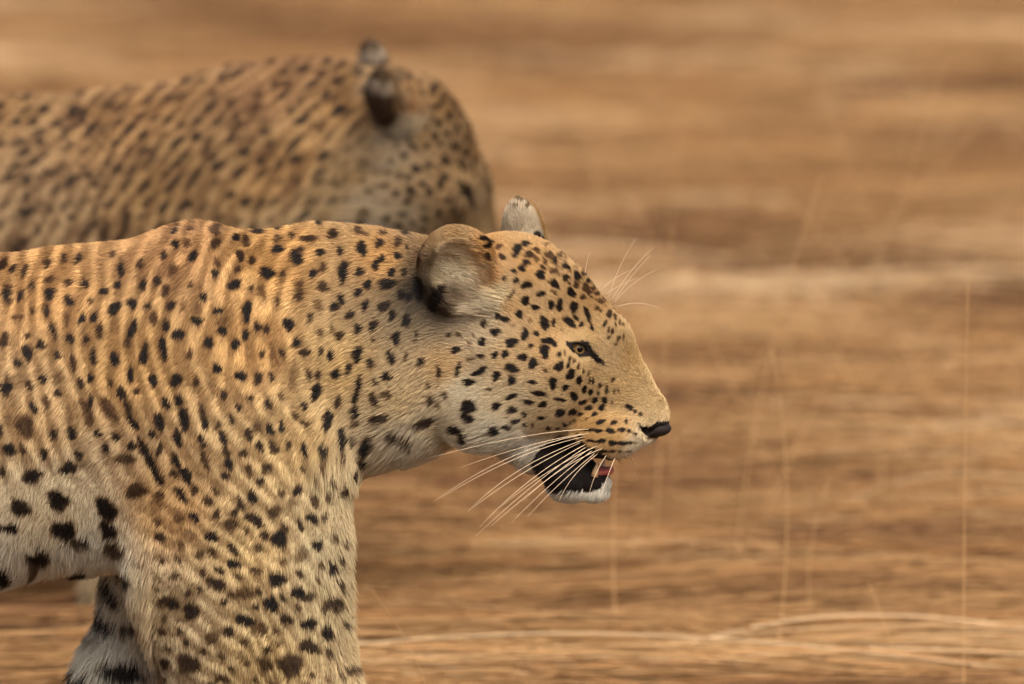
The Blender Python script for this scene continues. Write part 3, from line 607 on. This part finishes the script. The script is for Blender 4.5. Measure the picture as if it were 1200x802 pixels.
def eyes(lp, root, off):
    for s in (-1, 1):
        c0 = np.array([EYE[0] - 1, s * 37.5, EYE[2]]); R0 = 15.5
        fwd = unit([.42, s * .90, -.08])                            # optical axis in the head
        up = unit(np.array([0, 0, 1]) - fwd * fwd[2]); rt = np.cross(fwd, up)
        def cap(t0, t1, grow, nr, nsg=28):
            V = []; F = []
            for i in range(nr + 1):
                th = t0 + (t1 - t0) * i / nr
                for k in range(nsg):
                    ph = 2 * math.pi * k / nsg; rr = R0 * grow * (1.0 + .10 * math.exp(-(th / .45) ** 2))
                    V.append(c0 + rr * (math.cos(th) * fwd + math.sin(th) * (math.cos(ph) * rt + math.sin(ph) * up)))
            for i in range(nr):
                for k in range(nsg):
                    k2 = (k + 1) % nsg; F.append((i * nsg + k, (i + 1) * nsg + k, (i + 1) * nsg + k2, i * nsg + k2))
            return lp.to_world(lp.head.world(np.array(V))) - off, F
        V, F = cap(0, math.pi, 1.0, 20); eye = mesh_obj('eye', V, F, M_eye, root)
        V, F = cap(.15, .80, 1.012, 8); mesh_obj('iris', V, F, M_iris, eye)
        V, F = cap(0.0, .19, 1.022, 3); mesh_obj('pupil', V, F, M_pupil, eye)
def iris_nodes(t, b):
    n = t.nodes.new('ShaderNodeTexNoise'); n.inputs['Scale'].default_value = 420; r_ = t.nodes.new('ShaderNodeValToRGB'); e_ = r_.color_ramp.elements
    e_[0].position = .3; e_[0].color = (*(srgb(120, 92, 48)), 1); e_[1].position = .7; e_[1].color = (*(srgb(206, 174, 108)), 1)
    t.links.new(n.outputs[0], r_.inputs[0]); t.links.new(r_.outputs[0], b.inputs['Base Color'])
M_eye = nodes_mat('eye_wet', 0.08, 0.6, color=srgb(24, 18, 14)); M_iris = nodes_mat('iris_amber', 0.06, 0.6, extra=iris_nodes); M_pupil = nodes_mat('pupil_black', 0.05, 0.6, color=srgb(8, 7, 6))

def blob(lp, prims, box, step=1.6):
    F = Field(*[np.arange(a, b, step) for a, b in box])
    for kind, args, kw in prims: (ell if kind == 'e' else chain)(F, Frame(), *args, **kw)
    V, Q = surface_nets(F); return V, Q
def nose_noise(t, b):
    n = t.nodes.new('ShaderNodeTexNoise'); n.inputs['Scale'].default_value = 900; bp = t.nodes.new('ShaderNodeBump'); bp.inputs['Strength'].default_value = .35; bp.inputs['Distance'].default_value = .001
    t.links.new(n.outputs[0], bp.inputs['Height']); t.links.new(bp.outputs[0], b.inputs['Normal'])
M_nose = nodes_mat('nose_leather', 0.68, 0.25, color=srgb(30, 22, 19), extra=nose_noise)
M_tongue = nodes_mat('tongue_flesh', 0.6, 0.3, color=srgb(186, 100, 88) * .75)
M_tooth = nodes_mat('tooth_enamel', 0.3, 0.5, color=srgb(214, 178, 124) * .8)
M_whisk = nodes_mat('whisker_hair', 0.45, 0.4, color=srgb(232, 208, 172) * .85)

def mouth_parts(lp, root, off):
    conv = lambda V: lp.to_world(lp.head.world(V)) - off
    V, Q = blob(lp, [('e', ((763, 0, -502.5), (19, 19, 9.5)), dict(k=4)), ('e', ((759, 20, -500), (9, 6, 5)), dict(k=3, sub=True)), ('e', ((759, -20, -500), (9, 6, 5)), dict(k=3, sub=True))], ((735, 792), (-30, 30), (-535, -482)))
    mesh_obj('nose', conv(V), Q.tolist(), M_nose, root)
    V, Q = blob(lp, [('c', ([(670, 0, 556, 6, 14), (697, 0, 553, 5.5, 14), (709, 0, 551.5, 4.5, 11)],), dict(k=5))], ((640, 735), (-28, 28), (-575, -535)))
    mesh_obj('tongue', conv(V), Q.tolist(), M_tongue, root)
    for s in (-1, 1):
        for (x, y, l, p0, p1) in ((722, 15, 1, 526, 541), (697, 17, 0, 556, 540)):
            pts = [np.array([x + (3 * t if l else 4 * t - 2), s * y, -(p0 + (p1 - p0) * t)]) for t in (0, .35, .7, 1)]
            V, F = tube(conv(np.array(pts)), [.0036, .0032, .0020, .0004], 8); mesh_obj('tooth', V, F, M_tooth, root)

WHISK = [((694,503),(620,505),(503,537)),((696,507),(600,522),(508,588)),((690,511),(610,526),(514,585)),((688,514),(600,545),(548,600)),((684,517),(612,550),(553,596)),((690,519),(620,555),(562,618)),
 ((690,522),(630,560),(558,628)),((694,524),(640,560),(575,617)),((697,526),(645,565),(600,612)),((700,529),(655,565),(618,606)),((703,530),(668,555),(655,588)),((712,532),(697,552),(690,580)),((722,534),(712,556),(702,588)),
 ((686,508),(615,520),(540,548)),((704,521),(640,548),(585,596)),((710,524),(655,545),(612,588))]
BROWW = [((712,353),(722,315),(745,280)),((715,355),(735,318),(766,290)),((719,357),(738,330),(770,316)),((718,357),(736,325),(762,300)),((722,360),(748,350),(774,362)),((704,341),(720,323),(746,314)),((685,322),(688,305),(691,296)),((708,346),(728,332),(748,326))]
def whiskers(lp, root, off, W):
    bvh = BVHTree.FromPolygons(W.tolist(), lp.Q.tolist())
    def hit(px, py):
        d = Vector(at_plane(px, py, 0) - CAM).normalized(); h = bvh.ray_cast(Vector(CAM), d)[0]
        return np.array(h) if h is not None else None
    for lst, out, r0 in ((WHISK, .055, .00033), (BROWW, -.0, .00026)):
        for i, (a, b, c) in enumerate(lst):
            h = hit(*a); y0 = h[1] if h is not None else 0.0
            if lst is BROWW and h is None: y0 = -.03
            A = at_plane(*a, y0 + .003); Bp = at_plane(*b, y0 - out * .45); C = at_plane(*c, y0 - out * (1 + .1 * (i % 3)))
            V, F = tube(bez(A, Bp, C, 12) - off, np.linspace(r0, r0 * .28, 12), 5); mesh_obj('whisker', V, F, M_whisk, root)
            if lst is WHISK and i % 2 == 0:                         # the far cheek carries the same whiskers
                wv = np.array([A, Bp, C]); wl = np.stack([wv[:, 0] * PPM + 600, wv[:, 1] * PPM, (wv[:, 2] - ZC) * PPM * CP - 401], 1)
                l = np.stack(lp.head.local(wl[:, 0], wl[:, 1], wl[:, 2]), 1); l[:, 1] *= -1; m = lp.to_world(lp.head.world(l))
                V, F = tube(bez(m[0], m[1], m[2], 10) - off, np.linspace(r0, r0 * .28, 10), 5); mesh_obj('whisker', V, F, M_whisk, root)

lp1 = Leopard((0, 0), 14, -2, 0, (0, 0), 1.0, 1.0, NEAR_EAR, FAR_EAR)
root1, off1, W1 = build_leopard(lp1, 'leopard', 'sharply seen spotted leopard striding with its mouth open and long white whiskers', 620000, .00019, 101)
eyes(lp1, root1, off1); mouth_parts(lp1, root1, off1); whiskers(lp1, root1, off1, W1)

E2N = ((552, -72, -316), (-.45, -.25, 1), (.80, .35, .3), (31, 18, 40)); E2F = ((556, 62, -296), (-.45, .25, 1), (.85, .5, .3), (31, 18, 44))
lp2 = Leopard((0.0, 1.2), -8, 17, 0, (-154, -28), 1.03, 1.6, E2N, E2F, 0.0)
root2, off2, W2 = build_leopard(lp2, 'leopard', 'blurred leopard walking behind the other one with its head lowered and turned away', 110000, .00042, 202)
eyes(lp2, root2, off2); mouth_parts(lp2, root2, off2)

# ------------------------------------------------------------------ dry grass, flattened by the wind
M_straw = nodes_mat('dry_straw', 0.7, 0.2, 'coat')
g = np.random.default_rng(5)
NS = 210000
# stretches of older, darker or bleached grass: photo pixel of the middle, half size in pixels, how light
SWATHS = [(640,640,190,36,-2.3),(960,700,120,34,-1.5),(760,85,140,22,-1.2),(1110,145,130,16,-1.6),(930,120,90,12,-1.1),(1130,186,110,10,2.2),(1060,292,90,10,1.4),(1000,530,130,18,-.8),(800,300,120,18,-.8),(1150,50,90,18,.9),
 (870,250,140,8,1.0),(560,450,120,20,-.6),(520,690,120,14,-1.2),(1080,760,160,14,1.4),(700,775,160,12,.9),(900,420,150,14,.7),(1120,360,110,14,.8),(470,570,80,14,-.8),(640,590,130,8,.7),(900,640,120,8,.7),(100,40,140,10,.8),(300,25,160,14,-.7),
 (60,760,90,12,.9),(40,730,60,10,-.9),(1150,600,70,14,-.7),(850,590,70,18,.8),(760,545,60,12,-1.0)]
def ground_at(px, py):
    rd = at_plane(px, py, 0) - CAM; return CAM + rd * (-CAM[2] / rd[2])
pn1, pn2, pn3, pn4 = Noise(2, (.22, .09), 31, 14), Noise(2, (.5, .35), 32), Noise(2, (.20, .045), 33, 18), Noise(2, (.3, .2), 34)
def tone_at(x, y):
    q = np.c_[x, y]; tn = .6 * pn1(q) + .22 * pn2(q) + .8 * pn3(q) + .15 * pn4(q)
    for (px, py, hw, hh, am) in SWATHS:
        c0, c1, c2 = ground_at(px, py), ground_at(px + hw, py), ground_at(px, py - hh)
        tn += (1.1 if py < 350 else .72) * am * np.exp(-((x - c0[0]) / (c1[0] - c0[0])) ** 2 - ((y - c0[1]) / (c2[1] - c0[1])) ** 2)
    return tn
def clear(x, y):
    return ~((np.abs(y) < .16) & (np.abs(x) < 1.0)) & ~((np.abs(y - 1.2) < .16) & (x < .2) & (x > -1.2))
PAL = np.array([srgb(82, 56, 36), srgb(116, 83, 52), srgb(152, 114, 72), srgb(171, 132, 85), srgb(192, 155, 106), srgb(216, 187, 144)])
def straws(name, label, X0, Y0, tone, Ls, yawd, hgt, rs, jit):
    n = len(X0); flip = np.where(g.random(n) < .3, -1, 1); t = np.linspace(0, 1, 7)[None, :]
    bow = g.normal(0, .012, n)[:, None] * Ls[:, None] * 4 * t * (1 - t); sx = (t - .5) * Ls[:, None] * flip[:, None]
    px_ = X0[:, None] + sx * np.cos(yawd)[:, None] - bow * np.sin(yawd)[:, None]; py_ = Y0[:, None] + sx * np.sin(yawd)[:, None] + bow * np.cos(yawd)[:, None]
    pz_ = ground_z(X0, Y0)[:, None] + .004 + hgt[:, None] * 4 * t * (1 - t) * (1 + .2 * np.sin(5 * t + g.uniform(0, 6, n)[:, None])) + hgt[:, None] * .5 * t * g.random(n)[:, None]
    f = np.clip(2.5 + 1.2 * tone + g.normal(0, jit, n), 0, 4.999); fi = f.astype(int); ff = (f - fi)[:, None]
    c = (PAL[fi] * (1 - ff) + PAL[fi + 1] * ff) * .74 * g.uniform(.85, 1.15, (n, 1)) * (1 + np.where(g.random(n) < .1, 1, 0)[:, None] * np.array([0.0, -.12, -.2]))
    tag(curves_obj(name, np.stack([px_, py_, pz_], -1), rs[:, None] * np.array([.8, 1, 1, 1, .9, .6, .2])[None], c, M_straw), label, None, None, 'stuff')
X0 = g.uniform(-2.6, 2.6, NS); Y0 = g.uniform(-1.6, 13, NS); tone = tone_at(X0, Y0)
kp = (tone + g.normal(0, .6, NS) > -1.3) & clear(X0, Y0); X0, Y0, tone = X0[kp], Y0[kp], tone[kp]; n = len(X0)
straws('dry_grass', 'dry straw-coloured grass flattened over the ground', X0, Y0, tone, g.uniform(.35, 1.3, n), g.normal(0, .06, n) + np.where(g.random(n) < .05, g.normal(0, .4, n), 0),
       (np.abs(g.normal(0, .022, n)) + .008) * np.clip((Y0 + .4) / 1.6, .3, 1), g.uniform(.0006, .0016, n), .45)
NO = 110000                                                         # the same grass goes on to either side and beyond
X0 = g.uniform(-7, 7, NO); Y0 = g.uniform(-4, 24, NO); kp = ~((np.abs(X0) < 2.6) & (Y0 > -1.6) & (Y0 < 13)); X0, Y0 = X0[kp], Y0[kp]; n = len(X0); tone = tone_at(X0, Y0)
straws('outer_grass', 'dry straw-coloured grass flattened over the ground farther out', X0, Y0, tone, g.uniform(.5, 1.4, n), g.normal(0, .08, n), np.abs(g.normal(0, .025, n)) + .008, g.uniform(.0012, .003, n), .45)
# swathes of long grass bent over together
NB, NP = 3800, 34
bx, by = g.uniform(-2.4, 2.4, NB), .2 + 12.5 * g.random(NB); kp = clear(bx, by - .05) & (by > 1.05); bx, by = bx[kp], by[kp]; NB = len(bx)
bt = tone_at(bx, by) * .8 + g.normal(0, 1.05, NB); bl = g.uniform(.3, 1.1, NB); bh = g.uniform(.015, .07, NB) * np.clip((by - .9) / 1.6, .15, 1); byaw = g.normal(0, .03, NB)
ri = np.repeat(np.arange(NB), NP); n = len(ri)
straws('bent_grass', 'swathes of long dry grass bent over together', bx[ri] + g.normal(0, .1, n), by[ri] + g.normal(0, .016, n), bt[ri], bl[ri] * g.uniform(.6, 1.1, n), byaw[ri] + g.normal(0, .03, n),
       bh[ri] * g.uniform(.5, 1.1, n), g.uniform(.0007, .0017, n), .3)

# single upright stalks: photo pixel at the top and at the bottom of what shows, and how far behind the near leopard each one stands
M_stalk = nodes_mat('stalk_straw', 0.6, 0.25, color=srgb(206, 164, 112) * .8)
STALKS = [((1135,300),(1130,802),.55),((1137,0),(1000,330),1.6),((990,75),(940,320),1.3),((1190,100),(1010,290),1.9),((905,330),(900,802),.8),((770,150),(752,420),.9),((790,240),(776,470),1.4),
 ((815,90),(905,215),2.2),((975,430),(968,700),1.0),((1060,470),(1035,760),1.5),((408,610),(470,790),.35),((640,640),(625,802),.9),((1010,660),(1060,800),.7),((855,560),(880,802),1.2),((705,600),(640,760),.6)]
sr = np.random.default_rng(77)
for k in range(26):
    x_, y_ = sr.uniform(420, 1190), sr.uniform(20, 560); ln_ = sr.uniform(120, 260); le = float(np.clip(sr.normal(.1, .35), -.5, .6))
    STALKS.append(((x_ + le * ln_, y_), (x_, y_ + ln_), sr.uniform(1.6, 3.2)))
for i, (a, b, yy) in enumerate(STALKS):
    A, B = at_plane(*a, yy), at_plane(*b, yy); dr = (B - A) / (B[2] - A[2]); gz = float(ground_z(np.array([A[0]]), np.array([yy]))[0])
    foot = B + dr * (gz - .01 - B[2]); top = A - dr * (.02 + .05 * (i % 3))
    mid = (foot + top) / 2 + np.array([(.022 if i < 15 else .07) * math.sin(i * 2.1), .03 * math.cos(i * 1.3), 0])
    V, F = tube(bez(foot, 2 * mid - (foot + top) / 2, top, 9), np.linspace(.0008, .00025, 9), 6)
    o = mesh_obj('grass_stalk', np.array(V), F, M_stalk)
    lean = (a[0] - b[0]) / (b[1] - a[1])
    how = 'thin pale grass stalk leaning towards where the leopards walk' if lean > .2 else 'thin pale grass stalk leaning back over the flattened grass' if lean < -.2 else 'thin pale grass stalk standing upright above the flattened grass'
    tag(o, how, 'grass', 'single grass stalks')
